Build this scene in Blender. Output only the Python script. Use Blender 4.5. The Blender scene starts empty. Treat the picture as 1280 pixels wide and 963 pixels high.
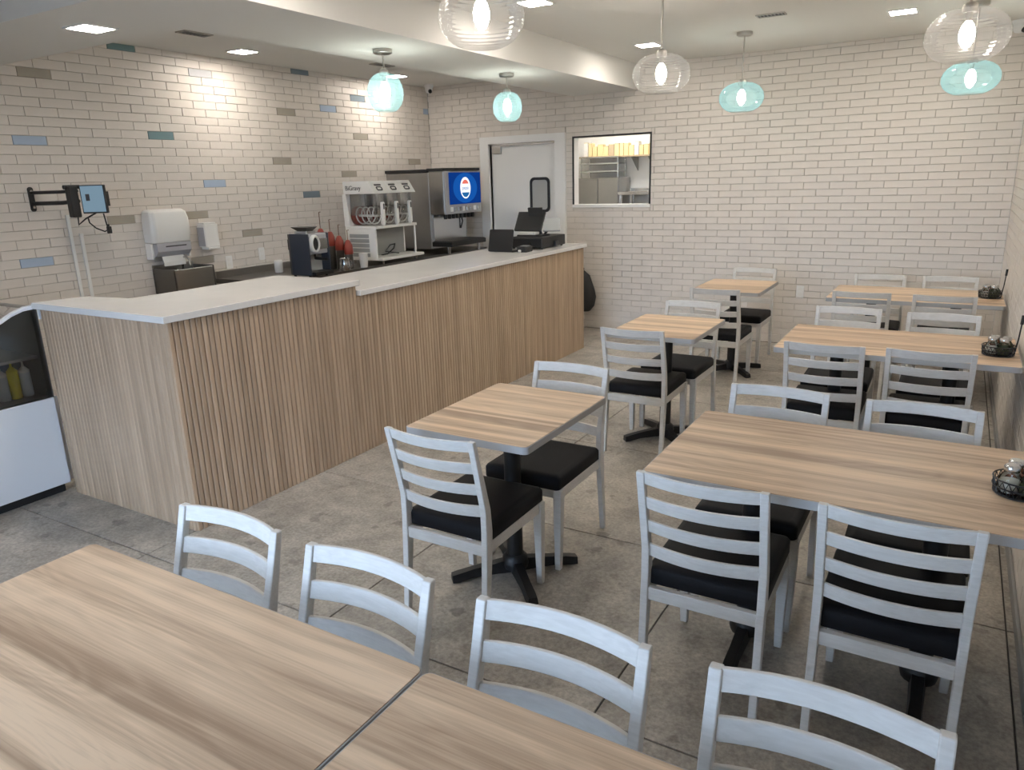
import bpy, bmesh, math, random
from mathutils import Matrix, Vector

# ------------------------------------------------------------------ camera, world, exposure
scene = bpy.context.scene
COL = scene.collection
random.seed(7)
F, YAW, PITCH, ROLL, CAMH = 921.0797, 0.54224, 0.2730, -0.030194, 1.6825


def cam_axes():
    cy, sy, cp, sp = math.cos(YAW), math.sin(YAW), math.cos(PITCH), math.sin(PITCH)
    f = Vector((-sy * cp, cy * cp, -sp)); r = Vector((cy, sy, 0)); u = r.cross(f)
    c, s = math.cos(ROLL), math.sin(ROLL)
    return f, r * c + u * s, u * c - r * s


cf, cr, cu = cam_axes()
cam_data = bpy.data.cameras.new('camera')
cam_data.sensor_width = 36.0
cam_data.lens = F * 36.0 / 1280.0
cam_data.clip_start = 0.02
cam = bpy.data.objects.new('camera', cam_data)
COL.objects.link(cam)
m = Matrix((cr, cu, -cf)).transposed().to_4x4()
m.translation = Vector((0, 0, CAMH))
cam.matrix_world = m
scene.camera = cam

scene.view_settings.view_transform = 'Standard'
scene.view_settings.look = 'None'
scene.view_settings.exposure = 0.3
scene.view_settings.gamma = 1.0
scene.view_settings.use_curve_mapping = False
scene.cycles.use_denoising = True
scene.cycles.max_bounces = 9
scene.cycles.diffuse_bounces = 5
scene.cycles.transparent_max_bounces = 16
scene.cycles.sample_clamp_indirect = 6.0

SKY = (0.585, 0.74, 1.0)
SKY_STRENGTH = 12.5
LED = (1.0, 0.912, 0.815)
PANEL_STRENGTH = 90.0
BULB_STRENGTH = 62.0

world = bpy.data.worlds.new('daylight')
scene.world = world
world.use_nodes = True
bg = world.node_tree.nodes['Background']
bg.inputs['Color'].default_value = (*SKY, 1)
bg.inputs['Strength'].default_value = SKY_STRENGTH

# room extents
LX, RX, BY, FY = -5.68, 0.362, 7.656, -1.35
CZ, BZ = 2.765, 2.5215
GLASS_X = ((-3.1, -1.95), (-1.85, -0.7))      # shop-front openings
GZ0, GZ1 = 0.12, 2.40


def portal(x0, x1):
    d = bpy.data.lights.new('daylight_portal', 'AREA')
    d.shape = 'RECTANGLE'; d.size = x1 - x0; d.size_y = GZ1 - GZ0
    d.cycles.is_portal = True
    o = bpy.data.objects.new('daylight_portal', d)
    o.location = ((x0 + x1) / 2, FY - 0.01, (GZ0 + GZ1) / 2)
    o.rotation_euler = (math.radians(90), 0, math.radians(180))
    COL.objects.link(o)


for a_, b_ in GLASS_X:
    portal(a_, b_)

# ------------------------------------------------------------------ materials
MATS = {}


def new_mat(name):
    mt = bpy.data.materials.new(name); mt.use_nodes = True
    MATS[name] = mt
    nt = mt.node_tree
    return mt, nt, nt.nodes['Principled BSDF']


def plain(name, col, rough=0.5, metal=0.0, spec=0.5, bump=0.0, bscale=60.0, var=0.0, coat=0.0, vscale=8.0):
    mt, nt, b = new_mat(name)
    b.inputs['Base Color'].default_value = (*col, 1)
    b.inputs['Roughness'].default_value = rough
    b.inputs['Metallic'].default_value = metal
    b.inputs['Specular IOR Level'].default_value = spec
    b.inputs['Coat Weight'].default_value = coat
    if bump or var:
        tc = nt.nodes.new('ShaderNodeTexCoord')
    if var:
        nz = nt.nodes.new('ShaderNodeTexNoise'); nz.inputs['Scale'].default_value = vscale
        nz.inputs['Detail'].default_value = 4
        nt.links.new(tc.outputs['Object'], nz.inputs['Vector'])
        mr = nt.nodes.new('ShaderNodeMapRange')
        mr.inputs[1].default_value = 0.3; mr.inputs[2].default_value = 0.7
        mr.inputs[3].default_value = 1 - var; mr.inputs[4].default_value = 1 + var * .5
        nt.links.new(nz.outputs['Fac'], mr.inputs[0])
        mx = nt.nodes.new('ShaderNodeVectorMath'); mx.operation = 'SCALE'
        mx.inputs[0].default_value = col
        nt.links.new(mr.outputs[0], mx.inputs['Scale'])
        nt.links.new(mx.outputs[0], b.inputs['Base Color'])
    if bump:
        n2 = nt.nodes.new('ShaderNodeTexNoise'); n2.inputs['Scale'].default_value = bscale
        nt.links.new(tc.outputs['Object'], n2.inputs['Vector'])
        bp = nt.nodes.new('ShaderNodeBump'); bp.inputs['Strength'].default_value = bump
        bp.inputs['Distance'].default_value = 0.002
        nt.links.new(n2.outputs['Fac'], bp.inputs['Height'])
        nt.links.new(bp.outputs[0], b.inputs['Normal'])
    return mt


def wood(name, dark, light, scale=(1.3, 16, 16), rough=0.45, fine=(4, 220, 220), per_object=True, contrast=(0.3, 0.72), fine_amt=0.25, spec=0.4, shade_var=0.0, figure=0.0):
    mt, nt, b = new_mat(name)
    N, L = nt.nodes, nt.links
    tc = N.new('ShaderNodeTexCoord')
    vec = tc.outputs['Object']
    info = N.new('ShaderNodeObjectInfo')
    if per_object:
        ad = N.new('ShaderNodeVectorMath'); ad.operation = 'ADD'
        ml = N.new('ShaderNodeMath'); ml.operation = 'MULTIPLY'; ml.inputs[1].default_value = 37.0
        L.new(info.outputs['Random'], ml.inputs[0])
        L.new(vec, ad.inputs[0]); L.new(ml.outputs[0], ad.inputs[1]); vec = ad.outputs[0]
    mp = N.new('ShaderNodeMapping'); mp.inputs['Scale'].default_value = scale
    L.new(vec, mp.inputs['Vector'])
    n1 = N.new('ShaderNodeTexNoise'); n1.inputs['Scale'].default_value = 1.0
    n1.inputs['Detail'].default_value = 5; n1.inputs['Distortion'].default_value = 0.9
    L.new(mp.outputs[0], n1.inputs['Vector'])
    mp2 = N.new('ShaderNodeMapping'); mp2.inputs['Scale'].default_value = fine
    L.new(vec, mp2.inputs['Vector'])
    n2 = N.new('ShaderNodeTexNoise'); n2.inputs['Scale'].default_value = 1.0; n2.inputs['Detail'].default_value = 3
    n2.inputs['Distortion'].default_value = 0.6
    L.new(mp2.outputs[0], n2.inputs['Vector'])
    mxf = N.new('ShaderNodeMix'); mxf.inputs[0].default_value = fine_amt
    L.new(n1.outputs['Fac'], mxf.inputs[2]); L.new(n2.outputs['Fac'], mxf.inputs[3])
    fac = mxf.outputs[0]
    if figure:                                           # cathedral growth-ring lines
        mp3 = N.new('ShaderNodeMapping'); mp3.inputs['Scale'].default_value = (0.9, 5.0, 5.0)
        L.new(vec, mp3.inputs['Vector'])
        n3 = N.new('ShaderNodeTexNoise'); n3.inputs['Scale'].default_value = 1.0; n3.inputs['Detail'].default_value = 2
        n3.inputs['Distortion'].default_value = 0.5
        L.new(mp3.outputs[0], n3.inputs['Vector'])
        k3 = N.new('ShaderNodeMath'); k3.operation = 'MULTIPLY'; k3.inputs[1].default_value = 110.0
        L.new(n3.outputs['Fac'], k3.inputs[0])
        sn3 = N.new('ShaderNodeMath'); sn3.operation = 'SINE'; L.new(k3.outputs[0], sn3.inputs[0])
        am = N.new('ShaderNodeMath'); am.operation = 'MULTIPLY_ADD'; am.inputs[1].default_value = figure
        L.new(sn3.outputs[0], am.inputs[0]); L.new(fac, am.inputs[2]); fac = am.outputs[0]
    rp = N.new('ShaderNodeValToRGB')
    rp.color_ramp.elements[0].position = contrast[0]; rp.color_ramp.elements[0].color = (*dark, 1)
    rp.color_ramp.elements[1].position = contrast[1]; rp.color_ramp.elements[1].color = (*light, 1)
    L.new(fac, rp.inputs[0])
    colo = rp.outputs[0]
    if shade_var:
        mr = N.new('ShaderNodeMapRange'); mr.inputs[3].default_value = 1 - shade_var; mr.inputs[4].default_value = 1 + shade_var
        L.new(info.outputs['Random'], mr.inputs[0])
        sc = N.new('ShaderNodeVectorMath'); sc.operation = 'SCALE'
        L.new(colo, sc.inputs[0]); L.new(mr.outputs[0], sc.inputs['Scale']); colo = sc.outputs[0]
    L.new(colo, b.inputs['Base Color'])
    b.inputs['Roughness'].default_value = rough
    b.inputs['Specular IOR Level'].default_value = spec
    bp = N.new('ShaderNodeBump'); bp.inputs['Strength'].default_value = 0.12; bp.inputs['Distance'].default_value = 0.001
    L.new(n2.outputs['Fac'], bp.inputs['Height']); L.new(bp.outputs[0], b.inputs['Normal'])
    return mt


def emit(name, col, strength):
    mt = bpy.data.materials.new(name); mt.use_nodes = True; MATS[name] = mt
    nt = mt.node_tree; nt.nodes.clear()
    e = nt.nodes.new('ShaderNodeEmission'); e.inputs[0].default_value = (*col, 1); e.inputs[1].default_value = strength
    o = nt.nodes.new('ShaderNodeOutputMaterial'); nt.links.new(e.outputs[0], o.inputs[0])
    return mt


def thin_glass(name, tint, edge, refl=1.0, rough=0.02, ior=1.45, scatter=0.0, scol=(1, 1, 1)):
    mt = bpy.data.materials.new(name); mt.use_nodes = True; MATS[name] = mt
    nt = mt.node_tree; nt.nodes.clear(); N, L = nt.nodes, nt.links
    lw = N.new('ShaderNodeLayerWeight'); lw.inputs[0].default_value = 0.35
    mixc = N.new('ShaderNodeMix'); mixc.data_type = 'RGBA'
    mixc.inputs[6].default_value = (*tint, 1); mixc.inputs[7].default_value = (*edge, 1)
    L.new(lw.outputs['Facing'], mixc.inputs[0])
    tr = N.new('ShaderNodeBsdfTransparent'); L.new(mixc.outputs[2], tr.inputs[0])
    gl = N.new('ShaderNodeBsdfGlossy'); gl.inputs['Roughness'].default_value = rough
    fr = N.new('ShaderNodeFresnel'); fr.inputs[0].default_value = ior
    ml = N.new('ShaderNodeMath'); ml.operation = 'MULTIPLY'; ml.inputs[1].default_value = refl
    L.new(fr.outputs[0], ml.inputs[0])
    mx = N.new('ShaderNodeMixShader'); L.new(ml.outputs[0], mx.inputs[0])
    L.new(tr.outputs[0], mx.inputs[1]); L.new(gl.outputs[0], mx.inputs[2])
    out = mx.outputs[0]
    if scatter:
        ts = N.new('ShaderNodeBsdfTranslucent'); ts.inputs[0].default_value = (*scol, 1)
        m2 = N.new('ShaderNodeMixShader'); m2.inputs[0].default_value = scatter
        L.new(out, m2.inputs[1]); L.new(ts.outputs[0], m2.inputs[2]); out = m2.outputs[0]
    o = N.new('ShaderNodeOutputMaterial'); L.new(out, o.inputs[0])
    return mt


plain('ceiling_paint', (0.84, 0.825, 0.79), 0.9, spec=0.2)
plain('plaster', (0.72, 0.71, 0.68), 0.9, spec=0.2)
plain('grout', (0.42, 0.38, 0.33), 0.95, spec=0.1)
plain('brick_white', (0.75, 0.695, 0.64), 0.42, spec=0.4, bump=0.25, bscale=35, var=0.06, vscale=5)
plain('brick_taupe', (0.40, 0.36, 0.30), 0.4, spec=0.4, var=0.06)
plain('brick_blue', (0.42, 0.52, 0.66), 0.4, spec=0.4, var=0.06)
plain('brick_teal', (0.17, 0.27, 0.29), 0.4, spec=0.4, var=0.06)
plain('brick_slate', (0.20, 0.25, 0.29), 0.4, spec=0.4, var=0.06)
plain('brick_grey', (0.52, 0.52, 0.54), 0.4, spec=0.4, var=0.06)
plain('floor_grout', (0.07, 0.065, 0.06), 0.9)
wood('table_wood', (0.34, 0.23, 0.15), (0.72, 0.54, 0.375), scale=(0.38, 12, 12), rough=0.42, contrast=(0.34, 0.60), fine_amt=0.2, figure=0.02)
wood('slat_wood', (0.36, 0.255, 0.168), (0.54, 0.40, 0.278), scale=(9, 9, 1.2), rough=0.5, fine=(160, 160, 3), shade_var=0.10)
plain('slat_backing', (0.28, 0.20, 0.135), 0.7)
wood('chair_wood', (0.60, 0.585, 0.555), (0.74, 0.725, 0.70), scale=(10, 10, 10), rough=0.5, fine=(14, 120, 120), fine_amt=0.6)
plain('edge_grey', (0.42, 0.42, 0.42), 0.45)
plain('vinyl_black', (0.010, 0.010, 0.012), 0.6, spec=0.15, bump=0.25, bscale=400)
plain('iron_black', (0.010, 0.010, 0.011), 0.45, bump=0.3, bscale=200)
plain('quartz', (0.74, 0.73, 0.71), 0.18, spec=0.5, var=0.05, vscale=3)
plain('steel', (0.42, 0.41, 0.39), 0.32, metal=1.0, var=0.1, vscale=3)
plain('steel_dark', (0.16, 0.155, 0.145), 0.35, metal=0.9)
plain('steel_bright', (0.62, 0.62, 0.62), 0.25, metal=1.0)
plain('nickel', (0.50, 0.48, 0.45), 0.35, metal=1.0)
plain('white_plastic', (0.84, 0.83, 0.80), 0.35)
plain('white_panel', (0.82, 0.86, 0.92), 0.25)
plain('grey_plastic', (0.42, 0.42, 0.45), 0.3)
plain('mid_grey', (0.28, 0.28, 0.27), 0.5)
plain('vent_grey', (0.36, 0.37, 0.37), 0.5)
plain('black_plastic', (0.013, 0.013, 0.014), 0.4)
plain('soft_black', (0.02, 0.02, 0.021), 0.6)
plain('navy_panel', (0.035, 0.042, 0.06), 0.35)
plain('door_white', (0.86, 0.85, 0.825), 0.45, spec=0.3)
plain('door_pane', (0.42, 0.42, 0.40), 0.15, spec=0.6)
plain('trim_white', (0.86, 0.855, 0.84), 0.4)
plain('paper', (0.80, 0.79, 0.76), 0.8)
plain('case_dark', (0.10, 0.11, 0.115), 0.4)
plain('case_steel', (0.30, 0.31, 0.31), 0.4, metal=0.6)
plain('bottle_clear', (0.62, 0.66, 0.70), 0.35)
plain('mustard', (0.72, 0.62, 0.05), 0.4)
plain('red_plastic', (0.30, 0.05, 0.035), 0.4)
plain('brown_stick', (0.22, 0.13, 0.08), 0.5)
plain('cream_box', (0.75, 0.62, 0.34), 0.6)
plain('kraft_box', (0.46, 0.36, 0.24), 0.7)
plain('ink', (0.06, 0.06, 0.065), 0.6)
plain('logo_white', (0.85, 0.85, 0.85), 0.4)
plain('pavement', (0.12, 0.12, 0.12), 0.9)
plain('spice_green', (0.10, 0.13, 0.06), 0.7)
plain('spice_red', (0.25, 0.07, 0.03), 0.7)
plain('salt_white', (0.75, 0.73, 0.68), 0.7)
emit('led_panel', LED, PANEL_STRENGTH)
emit('bulb_glow', (1.0, 0.93, 0.82), BULB_STRENGTH)
emit('kitchen_panel', (1.0, 0.95, 0.86), 23.0)
emit('screen_blue', (0.004, 0.035, 0.20), 0.9)
emit('screen_ring', (0.008, 0.085, 0.36), 0.9)
emit('screen_white', (0.9, 0.95, 1.0), 1.0)
emit('screen_red', (0.75, 0.16, 0.12), 0.9)
emit('screen_navy', (0.02, 0.13, 0.34), 0.9)
emit('screen_grey', (0.20, 0.30, 0.38), 0.75)
thin_glass('glass_clear', (1.0, 1.0, 1.0), (0.99, 0.99, 0.98), 0.6, 0.08, scatter=0.03)
thin_glass('glass_aqua', (0.84, 0.95, 0.965), (0.66, 0.89, 0.93), 0.45, 0.06, scatter=0.10, scol=(0.45, 0.80, 0.88))
thin_glass('glass_pane', (0.95, 0.97, 0.97), (0.75, 0.80, 0.80), 1.0, 0.01)
thin_glass('glass_case', (0.95, 0.97, 0.98), (0.75, 0.80, 0.82), 1.2, 0.02)
thin_glass('glass_jar', (0.88, 0.90, 0.88), (0.55, 0.58, 0.55), 1.0, 0.05)
thin_glass('clear_tank', (0.98, 0.98, 0.98), (0.9, 0.9, 0.9), 0.6, 0.1)


def floor_material():
    mt, nt, b = new_mat('terrazzo')
    N, L = nt.nodes, nt.links
    tc = N.new('ShaderNodeTexCoord'); info = N.new('ShaderNodeObjectInfo')
    ml = N.new('ShaderNodeMath'); ml.operation = 'MULTIPLY'; ml.inputs[1].default_value = 53.0
    L.new(info.outputs['Random'], ml.inputs[0])
    ad = N.new('ShaderNodeVectorMath'); ad.operation = 'ADD'
    L.new(tc.outputs['Object'], ad.inputs[0]); L.new(ml.outputs[0], ad.inputs[1])

    def noise(sc, det, rough=0.6, dist=0.0):
        n = N.new('ShaderNodeTexNoise'); n.inputs['Scale'].default_value = sc
        n.inputs['Detail'].default_value = det; n.inputs['Roughness'].default_value = rough
        n.inputs['Distortion'].default_value = dist
        L.new(ad.outputs[0], n.inputs['Vector']); return n
    base = noise(5, 6, 0.75)
    r1 = N.new('ShaderNodeValToRGB')
    e = r1.color_ramp.elements
    e[0].position = 0.3; e[0].color = (0.26, 0.236, 0.205, 1)
    e[1].position = 0.72; e[1].color = (0.52, 0.477, 0.415, 1)
    L.new(base.outputs['Fac'], r1.inputs[0])
    # aggregate chips
    v = N.new('ShaderNodeTexVoronoi'); v.inputs['Scale'].default_value = 12.0
    wob = noise(9, 3)
    wm = N.new('ShaderNodeVectorMath'); wm.operation = 'SCALE'; wm.inputs['Scale'].default_value = 0.16
    L.new(wob.outputs['Color'], wm.inputs[0])
    wa = N.new('ShaderNodeVectorMath'); wa.operation = 'ADD'
    L.new(ad.outputs[0], wa.inputs[0]); L.new(wm.outputs[0], wa.inputs[1])
    L.new(wa.outputs[0], v.inputs['Vector'])
    pick = N.new('ShaderNodeSeparateColor'); L.new(v.outputs['Color'], pick.inputs[0])
    rad = N.new('ShaderNodeMapRange')                    # each chip its own size, most cells empty
    rad.inputs[1].default_value = 0.45; rad.inputs[2].default_value = 1.0
    rad.inputs[3].default_value = 0.0; rad.inputs[4].default_value = 0.48
    L.new(pick.outputs[0], rad.inputs[0])
    df = N.new('ShaderNodeMath'); df.operation = 'SUBTRACT'
    L.new(rad.outputs[0], df.inputs[0]); L.new(v.outputs['Distance'], df.inputs[1])
    mk = N.new('ShaderNodeMapRange'); mk.inputs[1].default_value = 0.0; mk.inputs[2].default_value = 0.13
    L.new(df.outputs[0], mk.inputs[0])
    mk2 = N.new('ShaderNodeMath'); mk2.operation = 'MULTIPLY'; mk2.inputs[1].default_value = 0.55
    L.new(mk.outputs[0], mk2.inputs[0])
    chip = N.new('ShaderNodeMix'); chip.data_type = 'RGBA'
    chip.inputs[6].default_value = (0.13, 0.12, 0.105, 1); chip.inputs[7].default_value = (0.25, 0.22, 0.18, 1)
    L.new(pick.outputs[1], chip.inputs[0])
    mx = N.new('ShaderNodeMix'); mx.data_type = 'RGBA'
    L.new(mk2.outputs[0], mx.inputs[0]); L.new(r1.outputs[0], mx.inputs[6]); L.new(chip.outputs[2], mx.inputs[7])
    fine = noise(70, 5)
    r3 = N.new('ShaderNodeMapRange'); r3.inputs[1].default_value = .3; r3.inputs[2].default_value = .7
    r3.inputs[3].default_value = 0.72; r3.inputs[4].default_value = 1.24
    L.new(fine.outputs['Fac'], r3.inputs[0])
    sc = N.new('ShaderNodeVectorMath'); sc.operation = 'SCALE'
    L.new(mx.outputs[2], sc.inputs[0]); L.new(r3.outputs[0], sc.inputs['Scale'])
    L.new(sc.outputs[0], b.inputs['Base Color'])
    b.inputs['Roughness'].default_value = 0.42
    b.inputs['Specular IOR Level'].default_value = 0.4
    return mt


floor_material()


# ------------------------------------------------------------------ mesh helpers
def rrect(x0, x1, y0, y1, r, n=4):
    pts = []
    for cx, cy, a0 in ((x1 - r, y1 - r, 0), (x0 + r, y1 - r, 90), (x0 + r, y0 + r, 180), (x1 - r, y0 + r, 270)):
        for k in range(n + 1):
            a = math.radians(a0 + 90 * k / n)
            pts.append((cx + r * math.cos(a), cy + r * math.sin(a)))
    return pts


AX = {'z': lambda a, b, c: (a, b, c), 'x': lambda a, b, c: (c, a, b), 'y': lambda a, b, c: (a, c, b)}


class MB:
    def __init__(s):
        s.v = []; s.f = []

    def add(s, vs, fs):
        o = len(s.v); s.v += [tuple(p) for p in vs]; s.f += [tuple(i + o for i in f) for f in fs]; return s

    def box(s, x0, x1, y0, y1, z0, z1):
        return s.add([(x, y, z) for z in (z0, z1) for y in (y0, y1) for x in (x0, x1)],
                     [(0, 1, 3, 2), (4, 5, 7, 6), (0, 1, 5, 4), (2, 3, 7, 6), (0, 2, 6, 4), (1, 3, 7, 5)])

    def prism(s, poly, c0, c1, axis='z'):
        n = len(poly); g = AX[axis]
        return s.add([g(a, b, c0) for a, b in poly] + [g(a, b, c1) for a, b in poly],
                     [tuple(range(n)), tuple(range(n, 2 * n))] + [(i, (i + 1) % n, n + (i + 1) % n, n + i) for i in range(n)])

    def ring(s, outer, inner, c0, c1, axis='z'):
        n = len(outer); g = AX[axis]
        vs = [g(a, b, c) for c in (c0, c1) for poly in (outer, inner) for a, b in poly]
        fs = []
        for i in range(n):
            j = (i + 1) % n
            fs += [(i, j, n + j, n + i), (2 * n + i, 2 * n + j, 3 * n + j, 3 * n + i),
                   (i, j, 2 * n + j, 2 * n + i), (n + i, n + j, 3 * n + j, 3 * n + i)]
        return s.add(vs, fs)

    def loft(s, rings, cap=True):
        n = len(rings[0]); vs = [p for r in rings for p in r]; fs = []
        for k in range(len(rings) - 1):
            for i in range(n):
                j = (i + 1) % n
                fs.append((k * n + i, k * n + j, (k + 1) * n + j, (k + 1) * n + i))
        if cap:
            fs += [tuple(range(n)), tuple(range((len(rings) - 1) * n, len(rings) * n))]
        return s.add(vs, fs)

    def tube(s, pts, r, n=8, cap=True):
        pts = [Vector(p) for p in pts]; rings = []
        rs = r if isinstance(r, (list, tuple)) else [r] * len(pts)
        ref = Vector((0, 0, 1))
        for k, p in enumerate(pts):
            t = (pts[min(k + 1, len(pts) - 1)] - pts[max(k - 1, 0)]).normalized()
            if abs(t.dot(ref)) > 0.95:
                ref = Vector((1, 0, 0))
            a = t.cross(ref).normalized(); b = t.cross(a).normalized()
            ref = -b if b.dot(ref) < 0 else b
            ref = ref if ref.length else Vector((0, 0, 1))
            rings.append([p + (a * math.cos(2 * math.pi * i / n) + b * math.sin(2 * math.pi * i / n)) * rs[k] for i in range(n)])
            ref = a.cross(t)
        return s.loft(rings, cap)

    def cyl(s, p0, p1, r0, r1=None, n=16):
        return s.tube([p0, p1], [r0, r0 if r1 is None else r1], n)

    def lathe(s, prof, n=24, o=(0, 0, 0), axis='z', cap=True):
        rings = []
        for r, h in prof:
            ring = []
            for i in range(n):
                a = 2 * math.pi * i / n
                q = AX[axis](r * math.cos(a), r * math.sin(a), h)
                ring.append((q[0] + o[0], q[1] + o[1], q[2] + o[2]))
            rings.append(ring)
        return s.loft(rings, cap)

    def xf(s, mat):
        s.v = [tuple(mat @ Vector(p)) for p in s.v]; return s

    def mesh(s, name, mat, smooth=None):
        me = bpy.data.meshes.new(name)
        me.from_pydata(s.v, [], s.f)
        bm = bmesh.new(); bm.from_mesh(me)
        bmesh.ops.recalc_face_normals(bm, faces=bm.faces); bm.to_mesh(me); bm.free()
        me.materials.append(MATS[mat])
        if smooth:
            me.shade_smooth(); me.set_sharp_from_angle(angle=math.radians(smooth))
        return me

    def build(s, name, mat, parent=None, smooth=None, bevel=0.0, seg=2):
        o = bpy.data.objects.new(name, s.mesh(name, mat, smooth))
        COL.objects.link(o)
        if parent:
            o.parent = parent
        if bevel:
            md = o.modifiers.new('bevel', 'BEVEL'); md.width = bevel; md.segments = seg
            md.limit_method = 'ANGLE'; md.angle_limit = math.radians(40); md.harden_normals = False
        return o


def B(*a):
    return MB().box(*a)


def tag(o, label, cat, group=None):
    o['label'] = label; o['category'] = cat
    if group:
        o['group'] = group
    return o


def thing(name, label, cat, loc=(0, 0, 0), rz=0.0, group=None):
    o = bpy.data.objects.new(name, None); COL.objects.link(o)
    o.empty_display_size = 0.1
    o.location = loc; o.rotation_euler = (0, 0, rz)
    return tag(o, label, cat, group)


def structure(o):
    o['kind'] = 'structure'; return o


def copy_tree(o, parent=None):
    c = o.copy(); COL.objects.link(c)
    if parent:
        c.parent = parent
    for ch in o.children:
        copy_tree(ch, c)
    return c


def text_mesh(body, size, depth, mat, name, parent, matrix):
    cu_ = bpy.data.curves.new(name, 'FONT'); cu_.body = body; cu_.size = size; cu_.extrude = depth
    cu_.align_x = 'CENTER'; cu_.align_y = 'CENTER'
    to = bpy.data.objects.new(name, cu_); COL.objects.link(to)
    dg = bpy.context.evaluated_depsgraph_get()
    me = bpy.data.meshes.new_from_object(to.evaluated_get(dg))
    bpy.data.objects.remove(to)
    me.transform(matrix); me.materials.clear(); me.materials.append(MATS[mat])
    o = bpy.data.objects.new(name, me); COL.objects.link(o); o.parent = parent
    return o


# ------------------------------------------------------------------ room shell
# floor: dark grout bed with one object for every big tile
floor = structure(B(LX - .12, RX + .12, FY - .12, BY + .12, -0.10, -0.006).build('floor', 'floor_grout'))
TX, TY, TP, G = -0.84, 1.823, 1.165, 0.0065
for i in range(-5, 3):
    for j in range(-4, 7):
        x0, x1 = TX + i * TP, TX + (i + 1) * TP
        y0, y1 = TY + j * TP, TY + (j + 1) * TP
        x0, x1 = max(x0, LX), min(x1, RX); y0, y1 = max(y0, FY), min(y1, BY)
        if x1 - x0 < 0.02 or y1 - y0 < 0.02:
            continue
        cx, cy = (x0 + x1) / 2, (y0 + y1) / 2
        hx, hy = (x1 - x0) / 2 - G / 2, (y1 - y0) / 2 - G / 2
        t = MB().loft([[(a * hx, b * hy, -.008) for a, b in ((-1, -1), (1, -1), (1, 1), (-1, 1))],
                       [(a * hx, b * hy, -.001) for a, b in ((-1, -1), (1, -1), (1, 1), (-1, 1))],
                       [(a * (hx - .001), b * (hy - .001), 0) for a, b in ((-1, -1), (1, -1), (1, 1), (-1, 1))]])
        o = t.build('floor_tile', 'terrazzo', floor); o.location = (cx, cy, 0)

structure(B(LX - .12, RX + .12, FY - .12, BY + .12, CZ, CZ + .12).build('ceiling', 'ceiling_paint'))
# lowered soffit frame round the counter bay
sof = MB().prism([(-2.98, 2.222), (-2.98, BY), (-3.749, BY), (-3.749, 2.881), (LX, 2.881), (LX, 2.222)], BZ, CZ + .001)
structure(sof.build('trim_1', 'ceiling_paint'))

# walls: plastered core, holes left for door and pass-through
DX0, DX1, DZ = -4.825, -3.955, 2.075
WX0, WX1, WZ0, WZ1 = -3.742, -2.838, 1.362, 2.103
LT = LX - 0.0
wl = structure(B(LX - .12, LX - .008, FY, BY, 0, CZ).build('wall_left', 'grout'))
wr = structure(B(RX + .008, RX + .12, FY, BY, 0, CZ).build('wall_right', 'grout'))
wb_ = MB()
Y0, Y1 = BY + .008, BY + .12
wb_.box(LX - .12, DX0, Y0, Y1, 0, CZ).box(DX0, DX1, Y0, Y1, DZ, CZ).box(DX1, WX0, Y0, Y1, 0, CZ)
wb_.box(WX0, WX1, Y0, Y1, 0, WZ0).box(WX0, WX1, Y0, Y1, WZ1, CZ).box(WX1, RX + .12, Y0, Y1, 0, CZ)
wb = structure(wb_.build('wall_back', 'grout'))
wf_ = MB()
xs = [LX - .12] + [v for ab in GLASS_X for v in ab] + [RX + .12]
for k in range(0, len(xs), 2):
    wf_.box(xs[k], xs[k + 1], FY - .12, FY, 0, CZ)
for a_, b_ in GLASS_X:
    wf_.box(a_, b_, FY - .12, FY, 0, GZ0).box(a_, b_, FY - .12, FY, GZ1, CZ)
structure(wf_.build('wall_front', 'plaster'))
for k, (a_, b_) in enumerate(GLASS_X):
    w = structure(MB().ring([(a_, GZ0), (b_, GZ0), (b_, GZ1), (a_, GZ1)],
                            [(a_ + .05, GZ0 + .05), (b_ - .05, GZ0 + .05), (b_ - .05, GZ1 - .05), (a_ + .05, GZ1 - .05)],
                            FY - .09, FY - .03, 'y').build('window_%d' % (k + 2), 'mid_grey'))
    B(a_ + .05, b_ - .05, FY - .062, FY - .058, GZ0 + .05, GZ1 - .05).build('pane', 'glass_pane', w)
structure(B(-150, 150, -300, FY - .12, -.12, -.02).build('ground_outside', 'pavement'))

# ---- brick courses
BL, BH, GAP, PROUD = 0.2295, 0.0645, 0.0028, 0.008
brick_cache = {}


def brick_mesh(mat, L=BL, H=BH):
    key = (mat, round(L, 4), round(H, 4))
    if key not in brick_cache:
        brick_cache[key] = brick_mb(L, H).mesh('brick', mat)
    return brick_cache[key]


def brick_mb(L, H, jig=0.0):
    a, h = L / 2 - GAP / 2, H / 2 - GAP / 2
    c = 0.0022
    R = lambda: random.uniform(-jig, jig)
    j = [(R(), R()) for _ in range(4)]
    S = ((-1, -1), (1, -1), (1, 1), (-1, 1))
    rings = [[(s * a + j[k][0], 0.009, t * h + j[k][1]) for k, (s, t) in enumerate(S)],
             [(s * a + j[k][0], 0.002, t * h + j[k][1]) for k, (s, t) in enumerate(S)],
             [(s * (a - c) + j[k][0], 0.0, t * (h - c) + j[k][1]) for k, (s, t) in enumerate(S)]]
    mb = MB().loft(rings, cap=False)
    n = len(mb.v)
    mb.f.append((n - 4, n - 3, n - 2, n - 1))
    return mb


def proj(p):
    d = Vector(p) - Vector((0, 0, CAMH)); w = d.dot(cf)
    if w < 0.2:
        return None
    return 640 + F * d.dot(cr) / w, 481.5 - F * d.dot(cu) / w, w


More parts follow.
